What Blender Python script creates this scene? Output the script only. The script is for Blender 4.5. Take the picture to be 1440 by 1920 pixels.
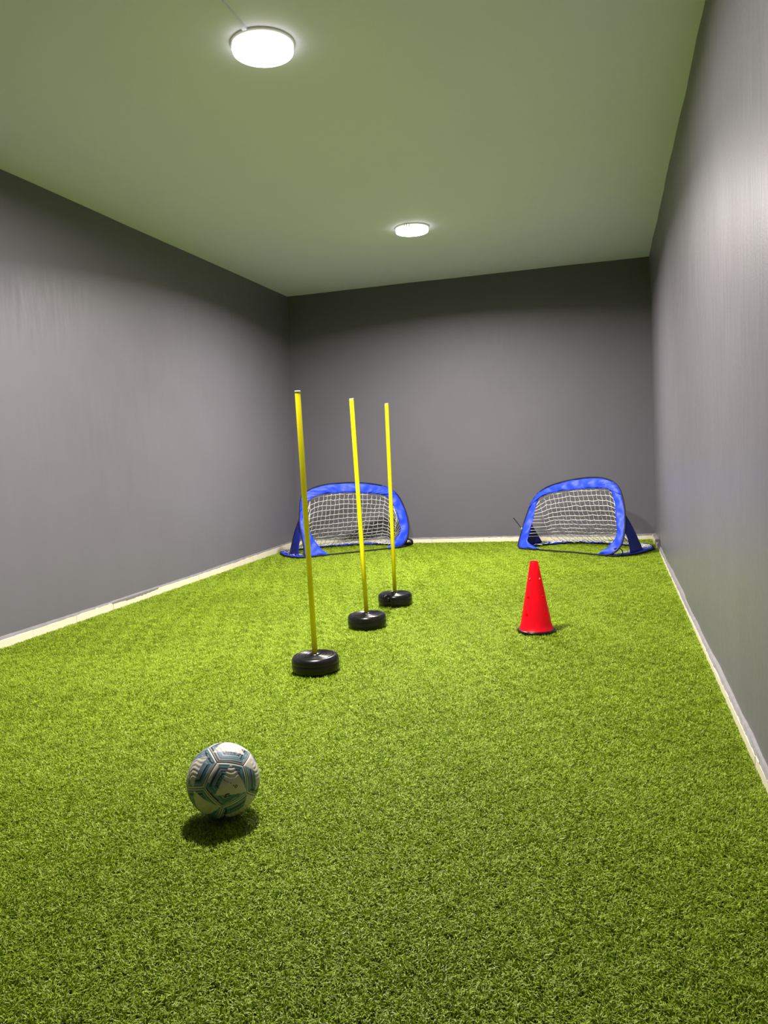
import bpy, bmesh, math, random
import numpy as np
from mathutils import Vector, Matrix

random.seed(7)
rng = np.random.default_rng(11)
for o in list(bpy.data.objects):
    bpy.data.objects.remove(o, do_unlink=True)
scene = bpy.context.scene
COL = scene.collection
PI = math.pi

# ------------------------------------------------------------------ camera, world, exposure
cam_d = bpy.data.cameras.new('camera')
cam = bpy.data.objects.new('camera', cam_d)
COL.objects.link(cam)
cam_d.sensor_fit = 'VERTICAL'
cam_d.sensor_height = 36.0
cam_d.lens = 1460.4 / 1920 * 36.0
cam_d.clip_start = 0.02
YAW, PITCH, ROLL = 0.284, -0.079, -0.050
CAM_Z = 1.0813
_f = Vector((-math.sin(YAW) * math.cos(PITCH), math.cos(YAW) * math.cos(PITCH), math.sin(PITCH)))
_r = Vector((math.cos(YAW), math.sin(YAW), 0))
_u = _r.cross(_f)
_r2 = math.cos(ROLL) * _r + math.sin(ROLL) * _u
_u2 = -math.sin(ROLL) * _r + math.cos(ROLL) * _u
cam.matrix_world = Matrix(((_r2.x, _u2.x, -_f.x, 0), (_r2.y, _u2.y, -_f.y, 0), (_r2.z, _u2.z, -_f.z, CAM_Z), (0, 0, 0, 1)))
scene.camera = cam

world = bpy.data.worlds.new('world')
scene.world = world
world.use_nodes = True
world.node_tree.nodes['Background'].inputs[0].default_value = (0.02, 0.02, 0.022, 1)
world.node_tree.nodes['Background'].inputs[1].default_value = 0.3

scene.view_settings.view_transform = 'Standard'
scene.view_settings.look = 'None'
scene.view_settings.gamma = 1.0
scene.view_settings.use_curve_mapping = False
scene.view_settings.exposure = 0.0
scene.cycles.adaptive_threshold = 0.02
scene.cycles.max_bounces = 6
scene.cycles.diffuse_bounces = 4
scene.cycles.glossy_bounces = 2
scene.cycles.transmission_bounces = 4
LAMP_WATTS = 246.0
LAMP_COLOR = (1.0, 0.94, 0.885, 1)

# ------------------------------------------------------------------ room dimensions (metres, z=0 is the top of the turf pile)
XL, XR = -3.607, 0.4507
YB, YF = 8.735, -0.9
ZC = 2.95
ZF = -0.022
TURF_Y0 = 1.171

# ------------------------------------------------------------------ helpers
def new_mat(name):
    m = bpy.data.materials.new(name)
    m.use_nodes = True
    nt = m.node_tree
    return m, nt, nt.nodes['Principled BSDF']

def plain(name, col, rough=0.5, spec=0.5, metal=0.0, noise=0.0, nscale=40.0, bump=0.0, bscale=200.0, coat=0.0, sheen=0.0):
    m, nt, b = new_mat(name)
    b.inputs['Roughness'].default_value = rough
    b.inputs['Specular IOR Level'].default_value = spec
    b.inputs['Metallic'].default_value = metal
    b.inputs['Coat Weight'].default_value = coat
    b.inputs['Sheen Weight'].default_value = sheen
    tc = nt.nodes.new('ShaderNodeTexCoord')
    n = nt.nodes.new('ShaderNodeTexNoise')
    n.inputs['Scale'].default_value = nscale
    n.inputs['Detail'].default_value = 4
    nt.links.new(tc.outputs['Object'], n.inputs['Vector'])
    r = nt.nodes.new('ShaderNodeMix')
    r.data_type = 'RGBA'
    r.inputs['A'].default_value = tuple(c * (1 - noise) for c in col[:3]) + (1,)
    r.inputs['B'].default_value = tuple(min(1, c * (1 + noise)) for c in col[:3]) + (1,)
    nt.links.new(n.outputs['Fac'], r.inputs['Factor'])
    nt.links.new(r.outputs['Result'], b.inputs['Base Color'])
    if bump:
        n2 = nt.nodes.new('ShaderNodeTexNoise')
        n2.inputs['Scale'].default_value = bscale
        nt.links.new(tc.outputs['Object'], n2.inputs['Vector'])
        bp = nt.nodes.new('ShaderNodeBump')
        bp.inputs['Strength'].default_value = bump
        bp.inputs['Distance'].default_value = 0.002
        nt.links.new(n2.outputs['Fac'], bp.inputs['Height'])
        nt.links.new(bp.outputs['Normal'], b.inputs['Normal'])
    return m

def mesh_obj(name, verts, faces, mat, parent=None, smooth=False, edges=()):
    me = bpy.data.meshes.new(name)
    me.from_pydata([tuple(v) for v in verts], list(edges), [tuple(f) for f in faces])
    me.update()
    if smooth:
        me.polygons.foreach_set('use_smooth', [True] * len(me.polygons))
    o = bpy.data.objects.new(name, me)
    COL.objects.link(o)
    if mat:
        me.materials.append(mat)
    if parent:
        o.parent = parent
    return o

def bm_obj(name, bm, mat, parent=None, smooth=False):
    me = bpy.data.meshes.new(name)
    bmesh.ops.recalc_face_normals(bm, faces=bm.faces[:])
    bm.to_mesh(me)
    bm.free()
    if smooth:
        me.polygons.foreach_set('use_smooth', [True] * len(me.polygons))
    o = bpy.data.objects.new(name, me)
    COL.objects.link(o)
    me.materials.append(mat)
    if parent:
        o.parent = parent
    return o

def empty(name, loc=(0, 0, 0), rz=0.0):
    o = bpy.data.objects.new(name, None)
    o.empty_display_size = 0.05
    COL.objects.link(o)
    o.location = loc
    o.rotation_euler = (0, 0, rz)
    return o

def tag(o, label, cat, group=None, kind=None):
    o['label'] = label
    o['category'] = cat
    if group:
        o['group'] = group
    if kind:
        o['kind'] = kind
    return o

def structure(o, label=None):
    o['kind'] = 'structure'
    if label:
        o['label'] = label
    return o

def lathe(profile, segs=48, close_bottom=False, close_top=False):
    V, F = [], []
    for (r, z) in profile:
        for i in range(segs):
            a = 2 * PI * i / segs
            V.append((r * math.cos(a), r * math.sin(a), z))
    for k in range(len(profile) - 1):
        for i in range(segs):
            j = (i + 1) % segs
            F.append((k * segs + i, k * segs + j, (k + 1) * segs + j, (k + 1) * segs + i))
    if close_bottom:
        F.append(tuple(reversed(range(segs))))
    if close_top:
        n = (len(profile) - 1) * segs
        F.append(tuple(range(n, n + segs)))
    return V, F

def tube_mesh(paths, radius, sides=6, closed=False, caps=True):
    """paths: list of polylines -> verts, faces of round tubes along them"""
    V, F = [], []
    for P in paths:
        P = [Vector(p) for p in P]
        n = len(P)
        base = len(V)
        prev = None
        for i, p in enumerate(P):
            if closed:
                t = P[(i + 1) % n] - P[i - 1]
            else:
                t = P[min(i + 1, n - 1)] - P[max(i - 1, 0)]
            if t.length < 1e-9:
                t = Vector((0, 0, 1))
            t.normalize()
            if prev is None:
                h = Vector((0, 0, 1)) if abs(t.z) < 0.9 else Vector((1, 0, 0))
                a = t.cross(h).normalized()
            else:
                a = (prev - t * prev.dot(t))
                a = a.normalized() if a.length > 1e-6 else t.orthogonal().normalized()
            prev = a
            b = t.cross(a)
            for k in range(sides):
                ang = 2 * PI * k / sides
                V.append(p + radius * (math.cos(ang) * a + math.sin(ang) * b))
        rings = n if closed else n - 1
        for i in range(rings):
            i2 = (i + 1) % n
            for k in range(sides):
                k2 = (k + 1) % sides
                F.append((base + i * sides + k, base + i * sides + k2, base + i2 * sides + k2, base + i2 * sides + k))
        if caps and not closed:
            F.append(tuple(base + k for k in reversed(range(sides))))
            F.append(tuple(base + (n - 1) * sides + k for k in range(sides)))
    return V, F

def box(V, F, x0, x1, y0, y1, z0, z1):
    b = len(V)
    V += [(x0, y0, z0), (x1, y0, z0), (x1, y1, z0), (x0, y1, z0), (x0, y0, z1), (x1, y0, z1), (x1, y1, z1), (x0, y1, z1)]
    F += [(b, b + 3, b + 2, b + 1), (b + 4, b + 5, b + 6, b + 7), (b, b + 1, b + 5, b + 4), (b + 1, b + 2, b + 6, b + 5), (b + 2, b + 3, b + 7, b + 6), (b + 3, b, b + 4, b + 7)]

def catmull(pts, n, closed=True):
    """smooth resample of 2-D/3-D points to n equally spaced points"""
    P = [np.array(p, float) for p in pts]
    m = len(P)
    dense = []
    rngk = range(m if closed else m - 1)
    for i in rngk:
        if closed:
            p0, p1, p2, p3 = P[i - 1], P[i], P[(i + 1) % m], P[(i + 2) % m]
        else:
            p0, p1, p2, p3 = P[max(i - 1, 0)], P[i], P[i + 1], P[min(i + 2, m - 1)]
        for t in np.linspace(0, 1, 12, endpoint=False):
            dense.append(0.5 * ((2 * p1) + (-p0 + p2) * t + (2 * p0 - 5 * p1 + 4 * p2 - p3) * t * t + (-p0 + 3 * p1 - 3 * p2 + p3) * t ** 3))
    dense.append(P[0] if closed else P[-1])
    D = np.array(dense)
    s = np.concatenate([[0], np.cumsum(np.linalg.norm(np.diff(D, axis=0), axis=1))])
    t = np.linspace(0, s[-1], n + 1 if closed else n)
    if closed:
        t = t[:-1]
    return np.stack([np.interp(t, s, D[:, k]) for k in range(D.shape[1])], 1)

# ------------------------------------------------------------------ materials
def wall_material(name, col, axis, streak=0.5, rough=0.42, bump=0.35):
    """satin grey paint over hand-trowelled plaster: uneven, slightly streaked upwards"""
    m, nt, b = new_mat(name)
    L = nt.links.new
    tc = nt.nodes.new('ShaderNodeTexCoord')
    mp = nt.nodes.new('ShaderNodeMapping')
    mp.inputs['Scale'].default_value = (9.0, 9.0, 1.3)
    L(tc.outputs['Object'], mp.inputs['Vector'])
    n1 = nt.nodes.new('ShaderNodeTexNoise')       # upright brush streaks
    n1.inputs['Scale'].default_value = 3.0
    n1.inputs['Detail'].default_value = 5
    n1.inputs['Roughness'].default_value = 0.62
    L(mp.outputs['Vector'], n1.inputs['Vector'])
    n2 = nt.nodes.new('ShaderNodeTexNoise')       # trowel lumps
    n2.inputs['Scale'].default_value = 2.2
    n2.inputs['Detail'].default_value = 3
    L(tc.outputs['Object'], n2.inputs['Vector'])
    n3 = nt.nodes.new('ShaderNodeTexNoise')       # roller stipple
    n3.inputs['Scale'].default_value = 130.0
    n3.inputs['Detail'].default_value = 3
    L(tc.outputs['Object'], n3.inputs['Vector'])
    mix = nt.nodes.new('ShaderNodeMix')
    mix.data_type = 'RGBA'
    mix.inputs['A'].default_value = tuple(c * 0.93 for c in col) + (1,)
    mix.inputs['B'].default_value = tuple(c * 1.07 for c in col) + (1,)
    L(n2.outputs['Fac'], mix.inputs['Factor'])
    L(mix.outputs['Result'], b.inputs['Base Color'])
    mr = nt.nodes.new('ShaderNodeMapRange')
    mr.inputs['From Min'].default_value = 0.3
    mr.inputs['From Max'].default_value = 0.7
    mr.inputs['To Min'].default_value = rough - 0.04
    mr.inputs['To Max'].default_value = rough + 0.05
    L(n1.outputs['Fac'], mr.inputs['Value'])
    L(mr.outputs['Result'], b.inputs['Roughness'])
    b1 = nt.nodes.new('ShaderNodeBump')
    b1.inputs['Strength'].default_value = streak
    b1.inputs['Distance'].default_value = 0.004
    L(n1.outputs['Fac'], b1.inputs['Height'])
    b2 = nt.nodes.new('ShaderNodeBump')
    b2.inputs['Strength'].default_value = bump
    b2.inputs['Distance'].default_value = 0.0012
    L(n3.outputs['Fac'], b2.inputs['Height'])
    L(b1.outputs['Normal'], b2.inputs['Normal'])
    L(b2.outputs['Normal'], b.inputs['Normal'])
    return m

WALL_COL = (0.134, 0.127, 0.148)
M_wall_l = wall_material('grey_satin_paint', WALL_COL, 'x', streak=0.006, rough=0.47, bump=0.10)
M_wall_b = wall_material('grey_satin_paint_dimmed', tuple(c * 0.86 for c in WALL_COL), 'y', streak=0.03, rough=0.62, bump=0.10)  # same wall paint, darkened and dulled so the back wall looks less lit
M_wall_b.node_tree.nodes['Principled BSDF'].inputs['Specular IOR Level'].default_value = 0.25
M_wall_r = wall_material('grey_satin_paint_streaked', WALL_COL, 'x', streak=0.32, rough=0.42, bump=0.35)
M_ceil = plain('ceiling_paint', (0.74, 0.735, 0.93), 0.6, 0.3, noise=0.02, nscale=1.5, bump=0.05, bscale=60)
M_tile = plain('cream_tile', (0.72, 0.66, 0.50), 0.35, 0.5, noise=0.06, nscale=6)
M_mortar = plain('painted_mortar', (0.19, 0.178, 0.186), 0.6, 0.4, noise=0.25, nscale=22, bump=0.6, bscale=90)
M_rubber_floor = plain('dark_floor', (0.022, 0.018, 0.026), 0.6, 0.4, noise=0.2, nscale=30)
M_black = plain('black_plastic', (0.006, 0.006, 0.0065), 0.27, 0.32, noise=0.15, nscale=30)
M_black_fabric = plain('black_webbing', (0.010, 0.010, 0.014), 0.7, 0.3, noise=0.3, nscale=120)
M_yellow = plain('yellow_plastic', (0.88, 0.76, 0.002), 0.42, 0.4, noise=0.03, nscale=10)
M_cap = plain('grey_cap', (0.38, 0.36, 0.26), 0.45, 0.5, noise=0.1, nscale=60)
M_white_plastic = plain('white_plastic', (0.75, 0.75, 0.73), 0.4, 0.5, noise=0.02)
M_string = plain('white_cord', (0.78, 0.77, 0.72), 0.75, 0.2, noise=0.08, nscale=90)

def fabric_material(name, col):
    m = plain(name, col, 0.55, 0.35, noise=0.08, nscale=9)
    nt = m.node_tree
    b = nt.nodes['Principled BSDF']
    tc = nt.nodes.new('ShaderNodeTexCoord')
    mp = nt.nodes.new('ShaderNodeMapping')
    mp.inputs['Scale'].default_value = (1.0, 1.0, 1.0)
    n = nt.nodes.new('ShaderNodeTexNoise')
    n.inputs['Scale'].default_value = 7.0
    n.inputs['Detail'].default_value = 3.0
    n.inputs['Distortion'].default_value = 1.6
    nt.links.new(tc.outputs['Object'], mp.inputs['Vector'])
    nt.links.new(mp.outputs['Vector'], n.inputs['Vector'])
    bp = nt.nodes.new('ShaderNodeBump')
    bp.inputs['Strength'].default_value = 0.35
    bp.inputs['Distance'].default_value = 0.02
    nt.links.new(n.outputs['Fac'], bp.inputs['Height'])
    nt.links.new(bp.outputs['Normal'], b.inputs['Normal'])
    b.inputs['Transmission Weight'].default_value = 0.0
    return m
M_blue = fabric_material('blue_nylon', (0.014, 0.050, 0.74))
M_blue_dark = fabric_material('navy_nylon', (0.004, 0.013, 0.20))

def red_material():
    m, nt, b = new_mat('fluorescent_red_plastic')
    b.inputs['Base Color'].default_value = (0.95, 0.006, 0.030, 1)
    b.inputs['Roughness'].default_value = 0.38
    tr = nt.nodes.new('ShaderNodeBsdfTranslucent')
    tr.inputs['Color'].default_value = (1.0, 0.01, 0.03, 1)
    mx = nt.nodes.new('ShaderNodeMixShader')
    mx.inputs[0].default_value = 0.60
    nt.links.new(b.outputs[0], mx.inputs[1])
    nt.links.new(tr.outputs[0], mx.inputs[2])
    nt.links.new(mx.outputs[0], nt.nodes['Material Output'].inputs['Surface'])
    return m
M_red = red_material()

def emit_material(name, strength):
    m = bpy.data.materials.new(name)
    m.use_nodes = True
    nt = m.node_tree
    nt.nodes.clear()
    e = nt.nodes.new('ShaderNodeEmission')
    e.inputs['Color'].default_value = LAMP_COLOR
    e.inputs['Strength'].default_value = strength
    out = nt.nodes.new('ShaderNodeOutputMaterial')
    nt.links.new(e.outputs[0], out.inputs[0])
    return m
M_lamp = emit_material('lamp_diffuser', 12.0)
M_lamp_side = emit_material('lamp_side_halo_glow', 3.2)  # glow added to the drum side, imitating a bloom halo on the ceiling

def turf_material():
    m, nt, b = new_mat('turf_fibre')
    L = nt.links.new
    at = nt.nodes.new('ShaderNodeAttribute')
    at.attribute_name = 'fibre'
    geo = nt.nodes.new('ShaderNodeNewGeometry')
    n = nt.nodes.new('ShaderNodeTexNoise')
    n.inputs['Scale'].default_value = 1.4
    n.inputs['Detail'].default_value = 5
    L(geo.outputs['Position'], n.inputs['Vector'])
    mr = nt.nodes.new('ShaderNodeMapRange')
    mr.inputs['From Min'].default_value = 0.3
    mr.inputs['From Max'].default_value = 0.7
    mr.inputs['To Min'].default_value = 0.92
    mr.inputs['To Max'].default_value = 1.08
    L(n.outputs['Fac'], mr.inputs['Value'])
    vm = nt.nodes.new('ShaderNodeVectorMath')
    vm.operation = 'SCALE'
    L(at.outputs['Color'], vm.inputs[0])
    L(mr.outputs['Result'], vm.inputs['Scale'])
    L(vm.outputs['Vector'], b.inputs['Base Color'])
    b.inputs['Roughness'].default_value = 0.5
    b.inputs['Specular IOR Level'].default_value = 0.22
    tr = nt.nodes.new('ShaderNodeBsdfTranslucent')
    L(vm.outputs['Vector'], tr.inputs['Color'])
    mx = nt.nodes.new('ShaderNodeMixShader')
    mx.inputs[0].default_value = 0.15
    L(b.outputs[0], mx.inputs[1])
    L(tr.outputs[0], mx.inputs[2])
    L(mx.outputs[0], nt.nodes['Material Output'].inputs['Surface'])
    return m
M_turf = turf_material()

# ------------------------------------------------------------------ room shell
def wavy(u, v, s):
    return (math.sin(1.7 * u + s) * math.cos(1.1 * v + 2 * s) + 0.6 * math.sin(4.3 * u + 1.9 * v + s) + 0.35 * math.sin(9.1 * u - 3.0 * v + 3 * s)) / 1.95

def grid_wall(name, mat, fn, nu, nv):
    V = [fn(i / nu, j / nv) for j in range(nv + 1) for i in range(nu + 1)]
    F = [(j * (nu + 1) + i, j * (nu + 1) + i + 1, (j + 1) * (nu + 1) + i + 1, (j + 1) * (nu + 1) + i) for j in range(nv) for i in range(nu)]
    return mesh_obj(name, V, F, mat, smooth=True)

def lerp(a, b, t):
    return a + (b - a) * t

def left_fn(u, v):
    y = lerp(YF, YB + 0.02, u)
    z = lerp(ZF - 0.02, ZC + 0.01, v)
    out = 0.045 * max(0, (y - 6.5) / 2.2) * (1 - v)      # the far end of this wall is a little out of plumb
    return (XL - out + 0.003 * wavy(y, z, 0.4), y, z)
structure(grid_wall('wall_left', M_wall_l, left_fn, 60, 20))

def right_fn(u, v):
    y = lerp(YF, YB + 0.02, u)
    z = lerp(ZF - 0.02, ZC + 0.01, v)
    return (XR + 0.005 * wavy(y * 1.6, z, 1.3), y, z)
structure(grid_wall('wall_right', M_wall_r, right_fn, 90, 24))

def back_fn(u, v):
    x = lerp(XL - 0.07, XR + 0.02, u)
    z = lerp(ZF - 0.02, ZC + 0.01, v)
    return (x, YB + 0.002 * wavy(x, z, 2.2), z)
structure(grid_wall('wall_back', M_wall_b, back_fn, 40, 20))

def front_fn(u, v):
    return (lerp(XL - 0.02, XR + 0.02, u), YF, lerp(ZF - 0.02, ZC + 0.01, v))
structure(grid_wall('wall_front', M_wall_l, front_fn, 4, 4))

def ceil_fn(u, v):
    x = lerp(XL - 0.03, XR + 0.03, u)
    y = lerp(YF - 0.02, YB + 0.03, v)
    return (x, y, ZC + 0.004 * wavy(x * 0.8, y * 0.9, 0.9))
structure(grid_wall('ceiling', M_ceil, ceil_fn, 40, 80))

V, F = [], []
box(V, F, XL - 0.1, XR + 0.1, YF - 0.05, YB + 0.1, ZF - 0.12, ZF - 0.006)
structure(mesh_obj('floor', V, F, M_rubber_floor))

# flat raised joint strip along the ceiling, from the front of the room to the first lamp
V, F = [], []
xs = -1.482
prof = [(-0.016, 0.004), (-0.010, -0.007), (0.010, -0.007), (0.016, 0.004)]
N = 24
for i in range(N + 1):
    y = lerp(YF + 0.01, 3.298, i / N)
    for (dx, dz) in prof:
        V.append((xs + dx + 0.004 * math.sin(3 * y), y, ZC + dz))
for i in range(N):
    for k in range(3):
        F.append((i * 4 + k, i * 4 + k + 1, (i + 1) * 4 + k + 1, (i + 1) * 4 + k))
structure(mesh_obj('trim_1', V, F, M_ceil))

# dark threshold strip in front of the turf edge
V, F = [], []
box(V, F, XL + 0.001, XR - 0.001, TURF_Y0 - 0.06, TURF_Y0 - 0.004, ZF - 0.006, ZF + 0.012)
structure(mesh_obj('trim_2', V, F, M_rubber_floor))

# ------------------------------------------------------------------ skirting: cream tile pieces under a painted mortar fillet
def skirting(name, to_world, length, tile_h, tile_t, mort_h, joints, seed, ragged=0.004):
    """to_world(s, out, z): s along the wall, out = distance from the wall"""
    rr = random.Random(seed)
    V, F = [], []
    n = int(length / 0.05)
    for i in range(n + 1):
        s = length * i / n
        th, tt, mh = tile_h(s), tile_t(s), mort_h(s)
        j = rr.uniform(-1, 1) * ragged
        for (o_, z) in ((-0.03, ZF), (tt - 0.0035, ZF), (tt - 0.0035, th - 0.004 + j), (tt + 0.0008, th + j), (tt * 0.55, (th + mh) / 2 + 0.002 + j * 0.5), (-0.012, mh + 0.004)):
            V.append(to_world(s, o_, z))
    for i in range(n):
        for k in range(5):
            F.append((i * 6 + k, i * 6 + k + 1, (i + 1) * 6 + k + 1, (i + 1) * 6 + k))
    base = structure(mesh_obj(name, V, F, M_mortar, smooth=False))
    for a, b in zip(joints[:-1], joints[1:]):
        a2, b2 = a + 0.0018, b - 0.0018
        m = max(2, int((b - a) / 0.12))
        dz = rr.uniform(-0.002, 0.002)
        do = rr.uniform(0, 0.002)
        V, F = [], []
        for i in range(m + 1):
            s = lerp(a2, b2, i / m)
            th, tt = tile_h(s), tile_t(s)
            for (o_, z) in ((0.001, ZF), (tt + do, ZF), (tt + do, th - 0.003 + dz), (tt + do - 0.002, th + dz), (0.001, th + dz)):
                V.append(to_world(s, o_, z))
        for i in range(m):
            for k in range(4):
                F.append((i * 5 + k, i * 5 + k + 1, (i + 1) * 5 + k + 1, (i + 1) * 5 + k))
        F.append(tuple(range(5)))
        F.append(tuple(reversed([m * 5 + k for k in range(5)])))
        mesh_obj('tile', V, F, M_tile, base)
    return base

def lw(s, o_, z):
    y = YF + s
    return (XL - 0.045 * max(0, (y - 6.5) / 2.2) + o_, y, z)
jl = [0.0, 0.62, 1.25, 1.87, 2.50, 3.12, 3.74, 4.37, 5.01, 5.44, 5.86, 6.03, 7.13, 7.82, 7.98, 8.29, 8.42, 9.02, YB - YF - 0.012]
bb_l = skirting('baseboard_left', lw, YB - YF - 0.012, lambda s: 0.044 + 0.003 * math.sin(2.3 * s), lambda s: 0.013, lambda s: 0.062 + 0.004 * math.sin(1.7 * s), jl, 3)

# ragged smear of grey mortar over the left tiles
rs = random.Random(12)
V, F = [], []
for i in range(25):
    y_ = 4.95 + 0.62 * i / 24
    lo_ = 0.041 - 0.014 * math.sin(PI * i / 24) * rs.uniform(0.3, 1.0)
    V += [(XL + 0.0165, y_, 0.050), (XL + 0.0168, y_, lo_)]
for i in range(24):
    F.append((2 * i, 2 * i + 1, 2 * i + 3, 2 * i + 2))
sp_ = mesh_obj('mortar_smear', V, F, M_mortar, bb_l)
sp_.modifiers.new('thickness', 'SOLIDIFY').thickness = 0.002

def bw(s, o_, z):
    return (XL - 0.03 + s, YB - o_, z)
WB = XR - XL + 0.03
jb = [0.0, 0.45, 1.05, 1.65, 2.25, 2.85, 3.45, WB - 0.012]
skirting('baseboard_back', bw, WB - 0.005, lambda s: 0.036 + 0.004 * math.sin(3.1 * s), lambda s: 0.013, lambda s: 0.056, jb, 5, ragged=0.006)

def rw(s, o_, z):
    return (XR - o_, YF + s, z)
LR = YB - YF - 0.012
BLK = 8.00 - YF
def r_h(s):
    return 0.050 if s > BLK else 0.014 + 0.020 * max(0.0, min(1.0, (6.2 - s) / 3.5)) + 0.003 * math.sin(5 * s)
def r_m(s):
    return 0.064 if s > BLK else 0.042 + 0.004 * math.sin(2.1 * s)
jr = [0.0, 0.6, 1.2, 1.8, 2.4, 3.0, 3.6, 4.2, 4.8, 5.4, 6.0, 6.6, 7.2, 7.8, 8.35, BLK, LR - 0.002]
skirting('baseboard_right', rw, LR, r_h, lambda s: 0.030 if s > BLK else 0.017, r_m, jr, 8, ragged=0.005)

# ------------------------------------------------------------------ artificial turf (one uncountable pile)
def build_turf():
    NX, NY = 8, 15
    sx = (XR - 0.016 - (XL + 0.012)) / NX
    sy = (YB - 0.012 - TURF_Y0) / NY
    S = max(sx, sy)
    n = 21000
    px = rng.uniform(-S / 2, S / 2, n)
    py = rng.uniform(-S / 2, S / 2, n)
    def per(kx, ky, ph):
        return np.cos(2 * PI * (kx * px + ky * py) / S + ph)
    lean_field = per(2, 1, 0.3) + per(-1, 3, 1.2) + per(4, -2, 2.0) + 0.8 * per(7, 5, 0.7) + 0.8 * per(-6, 8, 2.9)
    hf = per(3, 2, 1.0) + per(-2, 4, 0.2) + per(5, -3, 2.2) + per(9, 7, 0.4) + per(-8, 11, 1.7)
    hf = hf / 5.0
    az = rng.uniform(0, 2 * PI, n) * 0.75 + lean_field * 0.9
    lean = np.clip(rng.normal(0.85, 0.35, n), 0.05, 1.45)       # from upright
    ln = rng.uniform(0.014, 0.025, n) * (1 + 0.30 * hf)
    wd = rng.uniform(0.0012, 0.0021, n)
    z0 = -0.020
    d = np.stack([np.cos(az), np.sin(az)], 1)
    sd = np.stack([-np.sin(az), np.cos(az)], 1)
    tw = rng.uniform(-0.9, 0.9, n)
    sdr = np.stack([np.cos(tw) * sd[:, 0] + np.sin(tw) * d[:, 0], np.cos(tw) * sd[:, 1] + np.sin(tw) * d[:, 1]], 1)
    base = np.stack([px, py], 1)
    def ringp(fr, l0):
        # bends over with height
        up = np.cos(lean * l0) * ln * fr
        hz = np.sin(lean * l0) * ln * fr
        return base + d * hz[:, None], z0 + up
    verts = np.zeros((n, 5, 3))
    for k, (fr, l0, w) in enumerate(((0.0, 0.3, 1.0), (0.6, 0.55, 1.0))):
        b, z = ringp(fr, l0)
        for q, sg in enumerate((-1, 1)):
            verts[:, 2 * k + q, :2] = b + sg * sdr * (wd * w)[:, None] * 0.5 * 1.5
            verts[:, 2 * k + q, 2] = z
    b, z = ringp(1.0, 1.0)
    verts[:, 4, :2] = b
    verts[:, 4, 2] = z
    V = verts.reshape(-1, 3)
    idx = np.arange(n) * 5
    quads = np.stack([idx, idx + 1, idx + 3, idx + 2], 1)
    tris = np.stack([idx + 2, idx + 3, idx + 4], 1)
    nb = len(V)
    V = np.concatenate([V, np.array([(-S / 2, -S / 2, z0), (S / 2, -S / 2, z0), (S / 2, S / 2, z0), (-S / 2, S / 2, z0)])])
    faces = [tuple(q) for q in quads.tolist()] + [tuple(t) for t in tris.tolist()] + [(nb, nb + 1, nb + 2, nb + 3)]
    o = mesh_obj('artificial_turf', V.tolist(), faces, M_turf)
    # fibre colours: several greens, paler straw-coloured curls among them
    pal = np.array([(0.285, 0.395, 0.018), (0.23, 0.345, 0.014), (0.34, 0.455, 0.030), (0.155, 0.25, 0.008), (0.44, 0.525, 0.09)])
    pick = rng.choice(5, n, p=(0.34, 0.25, 0.2, 0.13, 0.08))
    c = pal[pick] * rng.uniform(0.85, 1.12, (n, 1))
    cv = np.ones((len(V), 4))
    cv[:n * 5, :3] = np.repeat(c, 5, axis=0)
    cv[n * 5:, :3] = (0.035, 0.05, 0.004)
    at = o.data.attributes.new('fibre', 'FLOAT_COLOR', 'POINT')
    at.data.foreach_set('color', cv.astype(np.float32).ravel())
    # lay the same square of pile over the whole floor, quarter-turned at random
    ng = bpy.data.node_groups.new('lay_turf', 'GeometryNodeTree')
    ng.interface.new_socket('Geometry', in_out='INPUT', socket_type='NodeSocketGeometry')
    ng.interface.new_socket('Geometry', in_out='OUTPUT', socket_type='NodeSocketGeometry')
    gi = ng.nodes.new('NodeGroupInput')
    go = ng.nodes.new('NodeGroupOutput')
    g = ng.nodes.new('GeometryNodeMeshGrid')
    g.inputs['Size X'].default_value = sx * (NX - 1)
    g.inputs['Size Y'].default_value = sy * (NY - 1)
    g.inputs['Vertices X'].default_value = NX
    g.inputs['Vertices Y'].default_value = NY
    iop = ng.nodes.new('GeometryNodeInstanceOnPoints')
    rv = ng.nodes.new('FunctionNodeRandomValue')
    rv.data_type = 'INT'
    for s_ in rv.inputs:
        if s_.type == 'INT' and s_.name == 'Min':
            s_.default_value = 0
        if s_.type == 'INT' and s_.name == 'Max':
            s_.default_value = 3
        if s_.name == 'Seed':
            s_.default_value = 5
    mul = ng.nodes.new('ShaderNodeMath')
    mul.operation = 'MULTIPLY'
    mul.inputs[1].default_value = PI / 2
    cx = ng.nodes.new('ShaderNodeCombineXYZ')
    out_int = [s_ for s_ in rv.outputs if s_.type == 'INT'][0]
    ng.links.new(out_int, mul.inputs[0])
    ng.links.new(mul.outputs[0], cx.inputs['Z'])
    ng.links.new(g.outputs['Mesh'], iop.inputs['Points'])
    ng.links.new(gi.outputs[0], iop.inputs['Instance'])
    ng.links.new(cx.outputs[0], iop.inputs['Rotation'])
    ng.links.new(iop.outputs[0], go.inputs[0])
    md = o.modifiers.new('lay_turf', 'NODES')
    md.node_group = ng
    o.location = ((XL + 0.012 + XR - 0.016) / 2, (TURF_Y0 + YB - 0.012) / 2, 0)
    tag(o, 'short bright green artificial grass covering the whole room floor', 'turf', kind='stuff')
    return o
build_turf()

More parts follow.
